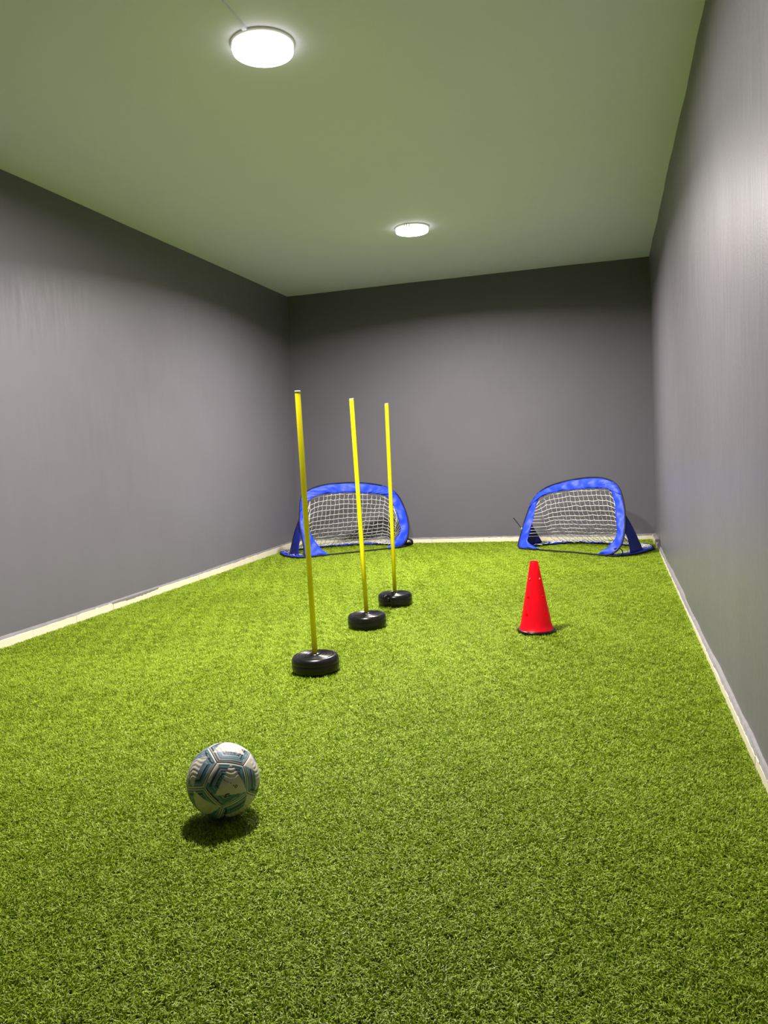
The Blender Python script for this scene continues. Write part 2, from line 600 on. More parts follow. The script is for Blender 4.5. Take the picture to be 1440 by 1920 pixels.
# ------------------------------------------------------------------ ceiling lamps
def ceiling_lamp(loc, label, rz, spread):
    t = empty('ceiling_light', loc, rz)
    tag(t, label, 'ceiling light', 'round ceiling lights')
    # base ring against the ceiling and a shallow drum
    V, F = lathe([(0.02, 0.004), (0.146, 0.004), (0.146, -0.006), (0.141, -0.010), (0.137, -0.010), (0.1365, -0.036), (0.02, -0.036)], 64)
    mesh_obj('housing', V, F, M_white_plastic, t, smooth=False)
    V, F = lathe([(0.1340, -0.0405), (0.06, -0.0405), (0.002, -0.0405)], 48, close_top=True)
    mesh_obj('diffuser', V, F, M_lamp, t, smooth=False)
    ld = bpy.data.lights.new('lamp_light', 'AREA')       # the light the diffuser gives off, downwards
    ld.shape = 'DISK'
    ld.size = 0.255
    ld.energy = LAMP_WATTS
    ld.color = LAMP_COLOR[:3]
    ld.spread = math.radians(spread)
    lo = bpy.data.objects.new('lamp_light', ld)
    COL.objects.link(lo)
    lo.parent = t
    lo.location = (0, 0, -0.0425)
    V, F = lathe([(0.1375, -0.011), (0.1385, -0.014), (0.1385, -0.034), (0.1370, -0.0395), (0.1338, -0.0406)], 48)
    mesh_obj('opal_side', V, F, M_lamp_side, t, smooth=True)
    for k in range(3):                                   # spring clips in the gap of the drum
        V, F = [], []
        a = math.radians(200 + 9 * k)
        box(V, F, 0.1375, 0.1435, -0.003, 0.003, -0.028, -0.010)
        o = mesh_obj('clip', V, F, M_white_plastic, t)
        o.rotation_euler = (0, 0, a)
    return t
ceiling_lamp((-1.465, 3.43, ZC), 'round white ceiling light nearest the camera, at the end of the ceiling strip', 0.0, 176.0)
ceiling_lamp((-1.555, 6.60, ZC), 'smaller-looking round white ceiling light deeper in the room, above the goals', 1.0, 162.0)

# ------------------------------------------------------------------ slalom poles on round black bases
def base_mesh(notched):
    prof = [(0.0, 0.0), (0.104, 0.0), (0.113, 0.004), (0.1175, 0.012), (0.1195, 0.030), (0.1200, 0.044), (0.1185, 0.0455), (0.1185, 0.0485), (0.1200, 0.050),
            (0.1195, 0.060), (0.1165, 0.071), (0.110, 0.079), (0.102, 0.0835), (0.094, 0.0845), (0.090, 0.0835),
            (0.0855, 0.0810), (0.082, 0.0840), (0.078, 0.0858), (0.074, 0.0835), (0.0705, 0.0810), (0.067, 0.0840), (0.063, 0.0858), (0.059, 0.0835), (0.0555, 0.0810),
            (0.052, 0.0840), (0.048, 0.0858), (0.044, 0.0835), (0.0405, 0.0810), (0.037, 0.0845), (0.033, 0.0855), (0.029, 0.085), (0.022, 0.0845), (0.019, 0.0845), (0.0, 0.0845)]
    segs = 96
    V, F = lathe(prof, segs)
    out = []
    for (x, y, z) in V:
        r = math.hypot(x, y)
        a = math.atan2(y, x)
        if notched and r > 0.098 and abs(a) < 0.20:                  # moulded notch for the filler plug
            k = 1 if abs(a) < 0.15 else (0.20 - abs(a)) / 0.05
            kr = min(1, (r - 0.098) / 0.010)
            rr_ = r - 0.020 * k * kr
            x, y = rr_ * math.cos(a), rr_ * math.sin(a)
            if z > 0.07:
                z -= 0.003 * k * kr
        out.append((x, y, z))
    return out, F

def slalom_pole(x, y, top, rz, label, notched=False):
    t = empty('slalom_pole', (x, y, -0.006), 0)
    tag(t, label, 'slalom pole', 'yellow slalom poles')
    V, F = base_mesh(notched)
    b = mesh_obj('base', V, F, M_black, t, smooth=True)
    b.rotation_euler = (0, 0, rz)
    b['label'] = 'round black plastic base with ringed top'
    if notched:
        V, F = lathe([(0.0, 0.0), (0.010, 0.0), (0.0125, 0.002), (0.0125, 0.010), (0.010, 0.0125), (0.0, 0.0125)], 20)
        p = mesh_obj('filler_plug', [(z, x_, y_) for (x_, y_, z) in V], F, M_black, b, smooth=True)
        p.location = (0.096, 0, 0.052)
    V, F = lathe([(0.031, 0.0), (0.029, 0.004), (0.020, 0.006), (0.0145, 0.009), (0.0135, 0.009)], 32)
    c = mesh_obj('collar', V, F, M_black, b, smooth=True)
    c.location = (0, 0, 0.0845)
    # the tube: slightly tilted, leaning as it stands in its socket
    d = Vector(top) - Vector((x, y, 0.055))
    L_ = d.length
    R_ = 0.0135
    V, F = lathe([(R_ - 0.0035, 0), (R_, 0), (R_, L_ * 0.33), (R_, L_ * 0.66), (R_, L_ - 0.006), (R_ - 0.0005, L_ - 0.004)], 28)
    tube = mesh_obj('pole', V, F, M_yellow, t, smooth=True)
    q = Vector((0, 0, 1)).rotation_difference(d.normalized())
    tube.rotation_mode = 'QUATERNION'
    tube.rotation_quaternion = q
    tube.location = (0, 0, 0.061)
    V, F = lathe([(R_ + 0.0004, L_ - 0.006), (R_ + 0.0008, L_ - 0.003), (R_ - 0.001, L_), (R_ - 0.005, L_), (R_ - 0.006, L_ - 0.004), (0.0, L_ - 0.004)], 28)
    mesh_obj('pole_cap', V, F, M_cap, tube, smooth=True)
    return t
slalom_pole(-1.444, 3.585, (-1.434, 3.530, 1.388), 2.0, 'nearest and leftmost yellow slalom pole in a round black base')
slalom_pole(-1.470, 4.540, (-1.494, 4.535, 1.404), 1.6, 'middle yellow slalom pole in a round black base')
slalom_pole(-1.475, 5.225, (-1.465, 5.215, 1.403), -PI / 2 - 0.22, 'farthest yellow slalom pole, its black base notched at the front', True)

# ------------------------------------------------------------------ training cone with punched holes
def build_cone():
    t = empty('training_cone', (-0.431, 4.501, -0.004))
    tag(t, 'bright red perforated training cone with a black rubber foot ring', 'cone')
    H_, r0, r1, w = 0.405, 0.096, 0.0225, 0.0022
    prof = [(r0 - w, 0.010), (r0 + 0.004, 0.010), (r0 + 0.004, 0.014), (r0, 0.018)]
    for k in range(1, 15):
        z = 0.018 + (H_ - 0.018) * k / 14
        prof.append((r0 + (r1 - r0) * (z / H_), z))
    prof += [(r1 - 0.0008, H_ + 0.0012), (r1 - w, H_)]
    for k in range(13, 0, -1):
        z = 0.018 + (H_ - 0.018) * k / 14
        prof.append((r0 + (r1 - r0) * (z / H_) - w, z))
    segs = 64
    V, F = lathe(prof, segs)
    n = len(prof)
    for i in range(segs):
        j = (i + 1) % segs
        F.append(((n - 1) * segs + i, (n - 1) * segs + j, j, i))
    body = mesh_obj('cone_body', V, F, M_red, None, smooth=False)
    cut = bmesh.new()
    face_cam = math.atan2(-4.5, 0.431)
    for zc in (0.105, 0.205, 0.305):
        for k in range(4):
            a = face_cam + math.radians(47 + 90 * k) + 0.02
            rad = r0 + (r1 - r0) * zc / H_
            d = Vector((math.cos(a), math.sin(a), 0.18)).normalized()
            c = Vector((math.cos(a) * rad, math.sin(a) * rad, zc))
            M_ = Matrix.Translation(c) @ Vector((0, 0, 1)).rotation_difference(d).to_matrix().to_4x4()
            bmesh.ops.create_cone(cut, cap_ends=True, segments=16, radius1=0.0095, radius2=0.0095, depth=0.02, matrix=M_)
    cm = bpy.data.meshes.new('cut')
    cut.to_mesh(cm)
    cut.free()
    co = bpy.data.objects.new('cut', cm)
    COL.objects.link(co)
    md = body.modifiers.new('holes', 'BOOLEAN')
    md.operation = 'DIFFERENCE'
    md.object = co
    md.solver = 'EXACT'
    bpy.context.view_layer.update()
    dg = bpy.context.evaluated_depsgraph_get()
    nm = bpy.data.meshes.new_from_object(body.evaluated_get(dg))
    body.modifiers.clear()
    body.data = nm
    nm.name = 'cone_body'
    nm.materials.clear()
    nm.materials.append(M_red)
    bpy.data.objects.remove(co, do_unlink=True)
    bm = bmesh.new()
    bm.from_mesh(nm)
    bmesh.ops.triangulate(bm, faces=[f for f in bm.faces if len(f.verts) > 4])
    bm.to_mesh(nm)
    bm.free()
    nm.polygons.foreach_set('use_smooth', [True] * len(nm.polygons))
    nm.set_sharp_from_angle(angle=math.radians(35))
    body.parent = t
    V, F = lathe([(0.088, 0.0), (0.105, 0.0), (0.109, 0.003), (0.110, 0.008), (0.107, 0.0125), (0.100, 0.0145), (0.0965, 0.0145), (0.0965, 0.0105), (0.088, 0.0095)], 64)
    n = 9
    for i in range(64):
        j = (i + 1) % 64
        F.append(((n - 1) * 64 + i, (n - 1) * 64 + j, j, i))
    r = mesh_obj('foot_ring', V, F, M_black, t, smooth=True)
    r['label'] = 'black rubber ring around the foot of the cone'
build_cone()

# ------------------------------------------------------------------ pop-up goals
def build_goal(origin, ang, tilt, outer, inner, ground, straps, label, seed):
    t = empty('popup_goal', (origin[0], origin[1], 0.0), ang)
    tag(t, label, 'soccer goal', 'blue pop-up goals')
    rr = np.random.default_rng(seed)
    st, ct = math.sin(tilt), math.cos(tilt)
    def P(x, v, off=0.0):                   # point of the mouth plane; off = forward of the plane
        return (x, v * st - off * ct, max(v, -0.002) * ct + off * st + 0.006)
    O = catmull(outer, 120, True)
    # --- black edge cord round the mouth and the ground loop
    V, F = tube_mesh([[P(x, v) for x, v in O]], 0.0075, 8, closed=True)
    mesh_obj('edge_piping', V, F, M_black_fabric, t, smooth=True)
    G = catmull(ground, 120, False)
    V, F = tube_mesh([[(x, d, 0.008) for x, d in G]], 0.0075, 8)
    mesh_obj('ground_piping', V, F, M_black_fabric, t, smooth=True)
    # --- blue border: a band between the outer edge and the traced inner edge, gathered in folds
    I = catmull(inner, 140, False)
    k0 = int(np.argmin(np.hypot(*(np.array(outer) - np.array(I[0])).T)))
    # outer arc that runs the same way round, from below the first inner point to below the last
    i0 = int(np.argmin(np.hypot(O[:, 0] - I[0][0], O[:, 1] - I[0][1])))
    i1 = int(np.argmin(np.hypot(O[:, 0] - I[-1][0], O[:, 1] - I[-1][1])))
    # O runs from the hinge corner up the left side, over the top and back along the bottom
    seq = list(range(i0, 120)) + list(range(0, i1 + 1))
    OA = catmull([O[k] for k in seq], 140, False)
    rows = 7
    V, F = [], []
    folds = rr.uniform(0, 6.28, 6)
    for a in range(140):
        # match inner points to outer ones by progress
        o_, i_ = OA[a], I[a]
        for b in range(rows):
            w = b / (rows - 1)
            p = o_ * (1 - w) + i_ * w
            s = a / 139.0
            env = math.sin(PI * min(1, max(0, w))) + 0.55 * w
            wr = 0.006 * math.sin(46 * s + folds[0] + 3 * w) + 0.005 * math.sin(91 * s + folds[1] - 4 * w) + 0.004 * math.sin(150 * s + folds[2] + 2 * w)
            bulge = 0.010 * math.sin(PI * w)
            V.append(P(p[0], p[1], -0.004 + env * wr + bulge))
    for a in range(139):
        for b in range(rows - 1):
            F.append((a * rows + b, (a + 1) * rows + b, (a + 1) * rows + b + 1, a * rows + b + 1))
    bd = mesh_obj('mouth_border', V, F, M_blue, t, smooth=True)
    sm = bd.modifiers.new('thickness', 'SOLIDIFY')
    sm.thickness = 0.0016
    # stitched diagonal corner overlaps on the upper corners
    for (fr0, fr1) in ((0.26, 0.335), (0.655, 0.72)):
        V, F = [], []
        m = 10
        for k in range(m + 1):
            s0 = lerp(fr0, fr1, k / m)
            s1 = lerp(fr0 + 0.055 * (1 if fr0 < 0.5 else -1), fr1 + 0.055 * (1 if fr0 < 0.5 else -1), k / m)
            o_ = OA[int(s0 * 139)]
            i_ = I[int(s1 * 139)]
            for b in range(5):
                w = b / 4
                p = o_ * (1 - w) + i_ * w
                V.append(P(p[0], p[1], 0.006 + 0.012 * math.sin(PI * w) + 0.004 * math.sin(k * 1.9 + w * 3)))
        for k in range(m):
            for b in range(4):
                F.append((k * 5 + b, (k + 1) * 5 + b, (k + 1) * 5 + b + 1, k * 5 + b + 1))
        q = mesh_obj('corner_gusset', V, F, M_blue, bd, smooth=True)
        q.modifiers.new('thickness', 'SOLIDIFY').thickness = 0.0014
    # --- ground border, blue band inside the loop on the grass
    cen = np.array([0.6, 0.33])
    V, F = [], []
    nG = len(G)
    for a in range(nG):
        gpt = G[a]
        dirv = cen - gpt
        dirv = dirv / np.linalg.norm(dirv)
        s = a / (nG - 1)
        wdt = 0.095 * min(1.0, 6 * s, 6 * (1 - s)) + 0.004
        for b in range(4):
            w = b / 3
            p = gpt + dirv * wdt * w
            V.append((p[0], p[1], 0.009 + 0.010 * math.sin(PI * w) + 0.004 * math.sin(40 * s + 2 * w + folds[3])))
    for a in range(nG - 1):
        for b in range(3):
            F.append((a * 4 + b, (a + 1) * 4 + b, (a + 1) * 4 + b + 1, a * 4 + b + 1))
    gb = mesh_obj('ground_border', V, F, M_blue, t, smooth=True)
    gb.modifiers.new('thickness', 'SOLIDIFY').thickness = 0.0014
    # --- side straps holding the mouth up
    for (t0, t1, g0, g1) in straps:
        V, F = [], []
        m = 12
        for k in range(m + 1):
            s = k / m
            for b in range(5):
                w = b / 4
                a_ = np.array(P(*t0)) * (1 - w) + np.array(P(*t1)) * w
                c_ = np.array((g0[0], g0[1], 0.012)) * (1 - w) + np.array((g1[0], g1[1], 0.012)) * w
                p = a_ * (1 - s) + c_ * s
                sgn = 1 if t0[0] > 0.5 else -1
                p[0] += sgn * (0.012 * math.sin(PI * s) + 0.004 * math.sin(7 * w + 5 * s))
                V.append(tuple(p))
        for k in range(m):
            for b in range(4):
                F.append((k * 5 + b, (k + 1) * 5 + b, (k + 1) * 5 + b + 1, k * 5 + b + 1))
        s_ = mesh_obj('side_strap', V, F, M_blue_dark, t, smooth=True)
        s_.modifiers.new('thickness', 'SOLIDIFY').thickness = 0.002
    # --- knotted cord net hanging from the border down to the back of the ground loop
    I2 = np.array(I)
    xmn, xmx = I2[:, 0].min() + 0.012, I2[:, 0].max() - 0.012
    top_k = [k for k in range(140) if I2[k, 1] > 0.2]
    tx, tv = I2[top_k, 0], I2[top_k, 1]
    def top_h(x):
        # highest point of the inner edge at x
        best = 0.25
        for k in range(len(tx) - 1):
            a, b = tx[k], tx[k + 1]
            if (a - x) * (b - x) <= 0 and abs(b - a) > 1e-6:
                best = max(best, tv[k] + (tv[k + 1] - tv[k]) * (x - a) / (b - a))
        return best
    def back_d(x):
        best = 0.1
        for k in range(nG - 1):
            a, b = G[k, 0], G[k + 1, 0]
            if (a - x) * (b - x) <= 0 and abs(b - a) > 1e-6:
                best = max(best, G[k, 1] + (G[k + 1, 1] - G[k, 1]) * (x - a) / (b - a))
        return best
    nv = 21
    nh = 15
    paths = []
    grid = []
    xs_ = np.linspace(xmn, xmx, nv)
    for i, x in enumerate(xs_):
        h = top_h(x)
        bd_ = back_d(x) - 0.06
        p0 = np.array(P(x, h + 0.01, -0.006))
        p2 = np.array((0.6 + (x - 0.6) * 1.02, bd_, 0.022))
        p1 = np.array((x, lerp(p0[1], bd_, 0.30), 0.02))
        tt = np.linspace(0, 1, 80)
        C = ((1 - tt) ** 2)[:, None] * p0 + (2 * tt * (1 - tt))[:, None] * p1 + (tt ** 2)[:, None] * p2
        s = np.concatenate([[0], np.cumsum(np.linalg.norm(np.diff(C, axis=0), axis=1))])
        q = np.linspace(0, s[-1], nh * 2 + 1)
        C2 = np.stack([np.interp(q, s, C[:, k]) for k in range(3)], 1)
        jit = rr.normal(0, 0.0035, C2.shape)
        jit[0] *= 0.2
        C2 = C2 + jit
        C2[:, 0] += 0.008 * np.sin(np.linspace(0, 5, len(C2)) + 0.5 * i)
        C2[:, 2] = np.maximum(C2[:, 2], 0.012)
        grid.append(C2)
        paths.append([tuple(v) for v in C2])
    for j in range(1, nh * 2 + 1, 2):
        row = [grid[i][j] for i in range(nv)]
        vfrac = j / (nh * 2)
        path = []
        hl = max(0.02, 0.50 * (1 - vfrac * 1.05))
        # side cords run to the border edge at about the same height
        side = [(k, abs(I2[k, 1] - hl)) for k in range(140)]
        kl = min((k for k in range(0, 70)), key=lambda k: abs(I2[k, 1] - hl))
        kr = min((k for k in range(70, 140)), key=lambda k: abs(I2[k, 1] - hl))
        if vfrac < 0.75:
            path.append(P(I2[kl, 0], I2[kl, 1], -0.006))
        for i in range(nv):
            path.append(tuple(row[i]))
            if i < nv - 1:
                mid = (row[i] + row[i + 1]) / 2
                mid[2] = max(0.012, mid[2] - 0.003)
                path.append(tuple(mid))
        if vfrac < 0.75:
            path.append(P(I2[kr, 0], I2[kr, 1], -0.006))
        paths.append(path)
    V, F = tube_mesh(paths, 0.0024, 4, caps=False)
    mesh_obj('net', V, F, M_string, t, smooth=True)
    # --- slack of the net lying in curls over the ground border
    paths = []
    for q in range(64):
        a = int(rr.uniform(0.10, 0.90) * (nG - 1))
        g0 = G[a]
        dirv = (cen - g0) / np.linalg.norm(cen - g0)
        tanv = np.array([-dirv[1], dirv[0]])
        st0 = rr.uniform(0.03, 0.12)
        ph_, fq, am = rr.uniform(0, 6.28), rr.uniform(9, 20), rr.uniform(0.012, 0.04)
        ln_ = rr.uniform(0.10, 0.26)
        pts = []
        for k in range(14):
            u = k / 13 - 0.5
            off = st0 + am * math.sin(fq * u * ln_ * 4 + ph_)
            p = g0 + dirv * off + tanv * (u * ln_)
            p[0] = min(max(p[0], -0.10), 1.18)
            pts.append((p[0], p[1], 0.024 + 0.007 * math.sin(ph_ + 5 * u) + 0.004 * rr.uniform(-1, 1)))
        paths.append(pts)
    V, F = tube_mesh(paths, 0.0024, 4, caps=False)
    mesh_obj('slack_net', V, F, M_string, t, smooth=True)
    return t, P

outer_r = [(0.0, 0.002), (-0.024, 0.077), (-0.023, 0.142), (-0.022, 0.247), (-0.013, 0.365), (0.006, 0.485), (0.05, 0.588), (0.137, 0.662), (0.22, 0.698), (0.317, 0.727), (0.457, 0.757), (0.595, 0.775),
           (0.706, 0.781), (0.804, 0.775), (0.905, 0.75), (0.982, 0.707), (1.043, 0.647), (1.089, 0.57), (1.132, 0.477), (1.159, 0.395), (1.183, 0.303), (1.198, 0.211), (1.196, 0.13), (1.173, 0.071),
           (1.133, 0.030), (1.076, 0.007), (0.973, 0.001), (0.673, 0.003), (0.386, 0.0), (0.158, 0.001)]
inner_r = [(0.279, 0.005), (0.17, 0.035), (0.085, 0.085), (0.084, 0.174), (0.084, 0.304), (0.078, 0.434), (0.085, 0.522), (0.133, 0.577), (0.245, 0.614), (0.417, 0.641), (0.628, 0.66), (0.832, 0.668), (0.909, 0.655),
           (0.962, 0.61), (1.014, 0.509), (1.059, 0.392), (1.099, 0.276), (1.11, 0.206), (1.09, 0.130), (1.03, 0.06), (0.965, 0.007)]
ground_r = [(0.0, 0.0), (-0.03, 0.1), (-0.02, 0.3), (0.03, 0.5), (0.13, 0.66), (0.3, 0.75), (0.5, 0.79), (0.75, 0.80), (0.95, 0.77), (1.08, 0.715), (1.15, 0.65), (1.195, 0.55), (1.222, 0.4), (1.235, 0.25), (1.215, 0.12), (1.15, 0.03), (1.05, 0.0)]
straps_r = [((1.188, 0.25), (1.155, 0.41), (1.21, 0.165), (1.205, 0.39)), ((-0.02, 0.22), (-0.012, 0.38), (-0.022, 0.15), (0.0, 0.38))]
goal_r, P_r = build_goal((-0.92, 8.063), math.radians(-34.8), math.radians(25), outer_r, inner_r, ground_r, straps_r,
                         'blue pop-up goal with white net in the right corner, behind the red cone', 21)
outer_l = [(0.0, 0.002), (0.0, 0.106), (-0.004, 0.243), (-0.005, 0.357), (0.015, 0.482), (0.044, 0.608), (0.073, 0.670), (0.139, 0.724), (0.252, 0.764), (0.387, 0.785), (0.581, 0.788), (0.703, 0.782), (0.885, 0.758),
           (1.042, 0.717), (1.144, 0.654), (1.204, 0.57), (1.242, 0.444), (1.255, 0.32), (1.248, 0.224), (1.221, 0.13), (1.175, 0.062), (1.101, 0.012), (1.023, 0.0), (0.799, 0.0), (0.616, 0.0), (0.437, 0.0), (0.26, 0.0), (0.123, 0.001)]
inner_l = [(0.26, 0.004), (0.191, 0.07), (0.136, 0.155), (0.101, 0.256), (0.094, 0.372), (0.105, 0.487), (0.125, 0.59), (0.192, 0.653), (0.319, 0.674), (0.464, 0.678), (0.609, 0.674), (0.766, 0.658), (0.924, 0.633), (1.027, 0.608),
           (1.085, 0.554), (1.118, 0.466), (1.136, 0.367), (1.148, 0.269), (1.143, 0.197), (1.094, 0.129), (1.01, 0.06), (0.945, 0.004)]
ground_l = [(0.06, -0.004), (-0.04, 0.012), (-0.11, 0.1), (-0.138, 0.25), (-0.135, 0.42), (-0.108, 0.56), (-0.05, 0.66), (0.05, 0.73), (0.25, 0.78), (0.5, 0.79), (0.75, 0.75), (0.92, 0.675), (1.04, 0.57), (1.13, 0.46), (1.19, 0.34), (1.235, 0.2), (1.225, 0.1), (1.17, 0.03), (1.1, 0.0)]
straps_l = [((-0.004, 0.22), (0.002, 0.42), (-0.06, 0.045), (-0.11, 0.235)), ((1.248, 0.22), (1.252, 0.38), (1.22, 0.10), (1.21, 0.32))]
goal_l, P_l = build_goal((-3.088, 7.555), math.radians(39.6), math.radians(20), outer_l, inner_l, ground_l, straps_l,
                         'blue pop-up goal with white net in the left corner, behind the yellow poles', 34)

# tether loops on the goals
def tether(parent, pts, r=0.005):
    V, F = tube_mesh([[tuple(p) for p in catmull(pts, 26, False)]], r, 6)
    o = mesh_obj('tether', V, F, M_black_fabric, parent, smooth=True)
    o['label'] = 'black elastic tether'
    return o
tether(goal_r, [(-0.02, 0.09, 0.19), (-0.045, 0.10, 0.20), (-0.10, 0.12, 0.235), (-0.16, 0.15, 0.265), (-0.21, 0.17, 0.292)], 0.0055)
V, F = [], []
box(V, F, -0.034, -0.018, 0.080, 0.096, 0.185, 0.210)
mesh_obj('buckle', V, F, M_cap, goal_r)
tether(goal_r, [(1.13, 0.02, 0.07), (1.16, 0.05, 0.075), (1.185, 0.07, 0.05), (1.19, 0.06, 0.02), (1.16, 0.03, 0.008), (1.10, -0.02, 0.008)])
tether(goal_l, [(1.215, 0.05, 0.085), (1.245, 0.03, 0.070), (1.262, 0.03, 0.045), (1.262, 0.06, 0.018), (1.24, 0.10, 0.016), (1.215, 0.07, 0.030), (1.24, 0.03, 0.045), (1.255, 0.05, 0.022), (1.225, 0.06, 0.015)], 0.013)

# ------------------------------------------------------------------ soccer ball: twelve moulded pentagon panels
def ball_material():
    m, nt, b = new_mat('ball_print')
    at = nt.nodes.new('ShaderNodeAttribute')
    at.attribute_name = 'print'
    n = nt.nodes.new('ShaderNodeTexNoise')
    n.inputs['Scale'].default_value = 60
    tc = nt.nodes.new('ShaderNodeTexCoord')
    nt.links.new(tc.outputs['Object'], n.inputs['Vector'])
    mr = nt.nodes.new('ShaderNodeMapRange')
    mr.inputs['To Min'].default_value = 0.88
    mr.inputs['To Max'].default_value = 1.08
    nt.links.new(n.outputs['Fac'], mr.inputs['Value'])
    vm = nt.nodes.new('ShaderNodeVectorMath')
    vm.operation = 'SCALE'
    nt.links.new(at.outputs['Color'], vm.inputs[0])
    nt.links.new(mr.outputs['Result'], vm.inputs['Scale'])
    nt.links.new(vm.outputs['Vector'], b.inputs['Base Color'])
    b.inputs['Roughness'].default_value = 0.5
    b.inputs['Specular IOR Level'].default_value = 0.3
    return m

def build_ball():
    Rb = 0.110
    t = empty('soccer_ball', (-1.156, 2.067, -0.006))
    tag(t, 'white soccer ball with teal and navy striped panels lying on the turf', 'ball')
    M_ball = ball_material()
    # ideal dodecahedron, turned so that one face meets the five seam corners seen on the ball
    ph = (1 + 5 ** 0.5) / 2
    faces_n = []
    for s1 in (-1, 1):
        for s2 in (-1, 1):
            faces_n += [(0, s1 * ph, s2), (s1 * ph, s2, 0), (s1, 0, s2 * ph)]
    N_ = np.array(faces_n, float)
    N_ /= np.linalg.norm(N_, axis=1)[:, None]
    vv = []
    for a in (-1, 1):
        for b in (-1, 1):
            for c in (-1, 1):
                vv.append((a, b, c))
            vv += [(0, a / ph, b * ph), (a / ph, b * ph, 0), (a * ph, 0, b / ph)]
    VV = np.array(vv, float)
    VV /= np.linalg.norm(VV, axis=1)[:, None]
    def face_verts(k):
        d = VV @ N_[k]
        idx = [i for i in range(20) if d[i] > 0.79]
        c = N_[k]
        e1 = VV[idx[0]] - c * (VV[idx[0]] @ c)
        e1 /= np.linalg.norm(e1)
        e2 = np.cross(c, e1)
        idx.sort(key=lambda i: math.atan2(VV[i] @ e2, VV[i] @ e1))
        return VV[idx]
    target = np.array([(0.174, -0.625, 0.761), (-0.054, -0.988, 0.147), (0.33, -0.885, -0.327), (0.923, -0.365, -0.122), (0.789, -0.241, 0.565)])
    target /= np.linalg.norm(target, axis=1)[:, None]
    src = face_verts(0)
    best = None
    for sh in range(5):
        s_ = np.roll(src, sh, axis=0)
        Hm = s_.T @ target
        U, S_, Vt = np.linalg.svd(Hm)
        D = np.diag([1, 1, np.sign(np.linalg.det(Vt.T @ U.T))])
        Rm = Vt.T @ D @ U.T
        err = np.linalg.norm((Rm @ s_.T).T - target)
        if best is None or err < best[0]:
            best = (err, Rm)
    Rm = best[1]
    WHITE = (0.47, 0.445, 0.39)
    TEAL = (0.045, 0.145, 0.195)
    NAVY = (0.014, 0.030, 0.050)
    STEEL = (0.125, 0.180, 0.230)
    DARK = (0.012, 0.016, 0.018)
    spin = [0.0, 2, 1, 3, 0, 4, 2, 1, 3, 0, 4, 2]
    for k in range(12):
        c = Rm @ N_[k]
        FV = (Rm @ face_verts(k).T).T
        if k == 0:
            # start the panel's own frame at the upper-left corner
            st_ = int(np.argmin(np.linalg.norm(FV - target[0], axis=1)))
            FV = np.roll(FV, -st_, axis=0)
        else:
            FV = np.roll(FV, -int(spin[k]), axis=0)
        # subdivided pentagon: five triangular fans
        n = 26
        verts, index, tris = [], {}, []
        def vid(p):
            key = tuple(np.round(p, 6))
            if key not in index:
                index[key] = len(verts)
                verts.append(p)
            return index[key]
        cc = FV.mean(0)
        for q in range(5):
            A, B = FV[q], FV[(q + 1) % 5]
            for i in range(n):
                for j in range(n - i):
                    def pt(i_, j_):
                        return cc + (A - cc) * (i_ / n) + (B - cc) * (j_ / n)
                    a, b, d_ = vid(pt(i, j)), vid(pt(i + 1, j)), vid(pt(i, j + 1))
                    tris.append((a, b, d_))
                    if i + j < n - 1:
                        tris.append((b, vid(pt(i + 1, j + 1)), d_))
        P2 = np.array(verts)
        # local flat coordinates of the panel, corner radius = 1
        e1 = FV[0] - cc
        e1 /= np.linalg.norm(e1)
        nrm = c / np.linalg.norm(c)
        e2 = np.cross(nrm, e1)
        rad = np.linalg.norm(FV[0] - cc)
        X = ((P2 - cc) @ e1) / rad
        Y = ((P2 - cc) @ e2) / rad
        apo = math.cos(PI / 5)
        # distance to each of the five edges (edge q lies between corner q and q+1)
        ED = np.stack([apo - (X * math.cos((q + 0.5) * 2 * PI / 5) + Y * math.sin((q + 0.5) * 2 * PI / 5)) for q in range(5)], 1)
        # coordinate along each edge
        EA = np.stack([-X * math.sin((q + 0.5) * 2 * PI / 5) + Y * math.cos((q + 0.5) * 2 * PI / 5) for q in range(5)], 1)
        dmin = ED.min(1)
        col = np.tile(np.array(WHITE), (len(P2), 1))
        h = np.zeros(len(P2))
        # white triangle: from the middle of the edge opposite, to two corners
        def side(p, q):
            return (q[0] - p[0]) * (Y - p[1]) - (q[1] - p[1]) * (X - p[0])
        def corner(q, f=1.0):
            return (f * math.cos(q * 2 * PI / 5), f * math.sin(q * 2 * PI / 5))
        e4 = (apo * math.cos(4.5 * 2 * PI / 5) * 0.95, apo * math.sin(4.5 * 2 * PI / 5) * 0.95)
        T0, T1, T2 = e4, corner(1.45, 0.60), corner(3.05, 0.93)
        s0, s1_, s2_ = side(T0, T1), side(T1, T2), side(T2, T0)
        inside = (s0 > 0) & (s1_ > 0) & (s2_ > 0)
        # stripe bands: run parallel to the nearest edge
        near = ED.argmin(1)
        variant = k % 4
        cols_by_band = [[TEAL, NAVY, STEEL, TEAL], [NAVY, STEEL, TEAL, NAVY], [STEEL, TEAL, NAVY, STEEL], [TEAL, STEEL, NAVY, TEAL]][variant]
        for i in range(len(P2)):
            if inside[i] or dmin[i] < 0.075:
                continue
            e = near[i]
            dd = ED[i, e]
            al = EA[i, e]
            bnd = int((dd - 0.075 + (0.10 * abs(al) if e in (1, 2) else 0.0)) / 0.105)
            if variant != 0 and e == (variant + 1) % 5:
                continue
            cl = cols_by_band[(bnd + e) % 4]
            if e == 0 and k == 0:
                cl = [WHITE, NAVY, STEEL, NAVY, TEAL][min(bnd, 4)] if al < 0.25 else [TEAL, NAVY, TEAL, TEAL, TEAL][min(bnd, 4)]
            fr = ((dd - 0.075 + (0.10 * abs(al) if e in (1, 2) else 0.0)) / 0.105) % 1
            col[i] = cl
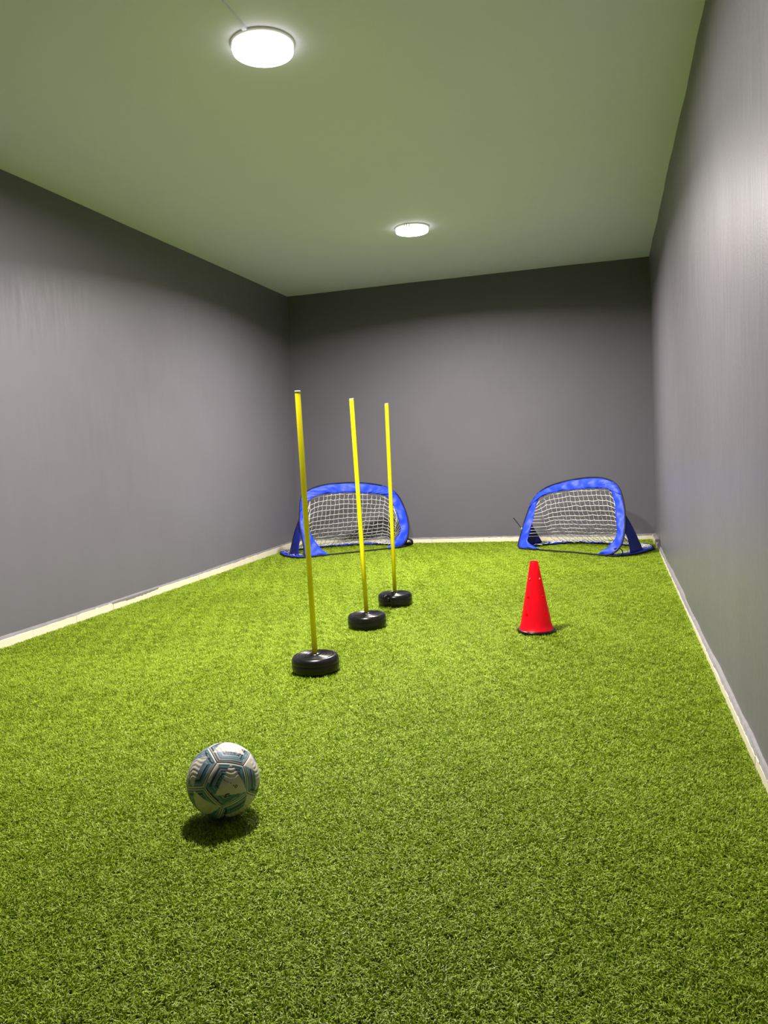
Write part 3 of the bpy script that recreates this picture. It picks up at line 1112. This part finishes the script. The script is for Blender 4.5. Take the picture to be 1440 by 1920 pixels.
            if fr < 0.16:
                h[i] -= 0.0011
                if bnd in (1, 3):
                    col[i] = np.array(cl) * 0.4 + np.array(WHITE) * 0.6
            # speckled fade of the print towards the triangle
            if dd > 0.42 and (int(abs(al) * 40) + bnd) % 5 == 0:
                col[i] = STEEL
        # chevron grooves in the white field, stacked from the triangle's tip
        tdir = np.array(T1) + np.array(T2)
        tdir = tdir / 2 - np.array(T0)
        tl = np.linalg.norm(tdir)
        tdir /= tl
        along = (X - T0[0]) * tdir[0] + (Y - T0[1]) * tdir[1]
        across = -(X - T0[0]) * tdir[1] + (Y - T0[1]) * tdir[0]
        chev = along - 0.10 * np.cos(np.clip(across, -0.5, 0.5) * 7.0)
        lim = 0.55 if k == 0 else 1.2
        m_ = inside & (along < lim) & (dmin > 0.12)
        g = np.exp(-((np.mod(chev, 0.17) - 0.085) / 0.026) ** 2)
        h[m_] -= 0.0019 * g[m_]
        # seams: rounded panel edges dipping into the joint
        sm_ = np.clip(dmin / 0.055, 0, 1)
        h -= 0.0030 * (1 - sm_) ** 2
        col[dmin < 0.010] = np.array((0.10, 0.10, 0.09))
        U_ = P2 / np.linalg.norm(P2, axis=1)[:, None]
        pos = U_ * (Rb + h)[:, None]
        pos[:, 2] += Rb
        o = mesh_obj('panel', pos.tolist(), tris, M_ball, t, smooth=True)
        at = o.data.attributes.new('print', 'FLOAT_COLOR', 'POINT')
        at.data.foreach_set('color', np.concatenate([col, np.ones((len(col), 1))], 1).astype(np.float32).ravel())
        if k == 0:
            main = (o, cc, e1, e2, rad)
    # small dark marks printed on the front panel
    o, cc, e1, e2, rad = main
    # viewer's frame on the panel: right and up as the camera sees them
    cn = cc / np.linalg.norm(cc)
    right = np.array(_r2) - cn * (np.array(_r2) @ cn)
    right /= np.linalg.norm(right)
    up = np.cross(cn, right)
    def mark(pts_lists, name, wd=0.0010, closed=False):
        V, F = [], []
        for pts in pts_lists:
            base = len(V)
            m = len(pts)
            for i, (a, b) in enumerate(pts):
                if closed:
                    q0, q1 = pts[i - 1], pts[(i + 1) % m]
                else:
                    q0, q1 = pts[max(i - 1, 0)], pts[min(i + 1, m - 1)]
                tx, ty = q1[0] - q0[0], q1[1] - q0[1]
                L_ = math.hypot(tx, ty) or 1
                nx, ny = -ty / L_ * wd, tx / L_ * wd
                for s in (-1, 1):
                    p = cn * Rb + right * (a + s * nx) + up * (b + s * ny)
                    p = p / np.linalg.norm(p) * (Rb + 0.0005)
                    V.append((p[0], p[1], p[2] + Rb))
            for i in range(m if closed else m - 1):
                i2 = (i + 1) % m
                F.append((base + 2 * i, base + 2 * i + 1, base + 2 * i2 + 1, base + 2 * i2))
        return mesh_obj(name, V, F, M_black, o)
    return t, mark
ball, ball_mark = build_ball()
# faint broken lettering running down to the right, ending in a round letter
ball_mark([[(-0.0120, 0.0125), (-0.0080, 0.0102)], [(-0.0062, 0.0090), (-0.0032, 0.0072)], [(-0.0012, 0.0066), (0.0010, 0.0054)], [(0.0082, 0.0018), (0.0102, 0.0034)], [(0.0165, -0.0042), (0.0188, -0.0058), (0.0188, -0.0032)]], 'printed_letter', 0.0009)
ball_mark([[(0.0262 + 0.0034 * math.cos(a) + 0.0008 * math.sin(a), -0.0075 + 0.0038 * math.sin(a)) for a in np.linspace(0, 2 * PI, 14, endpoint=False)]], 'printed_letter', 0.0010, closed=True)
ball_mark([[(-0.006, -0.0325), (-0.002, -0.0300), (0.003, -0.0288), (0.008, -0.0285)]], 'printed_logo', 0.0019)
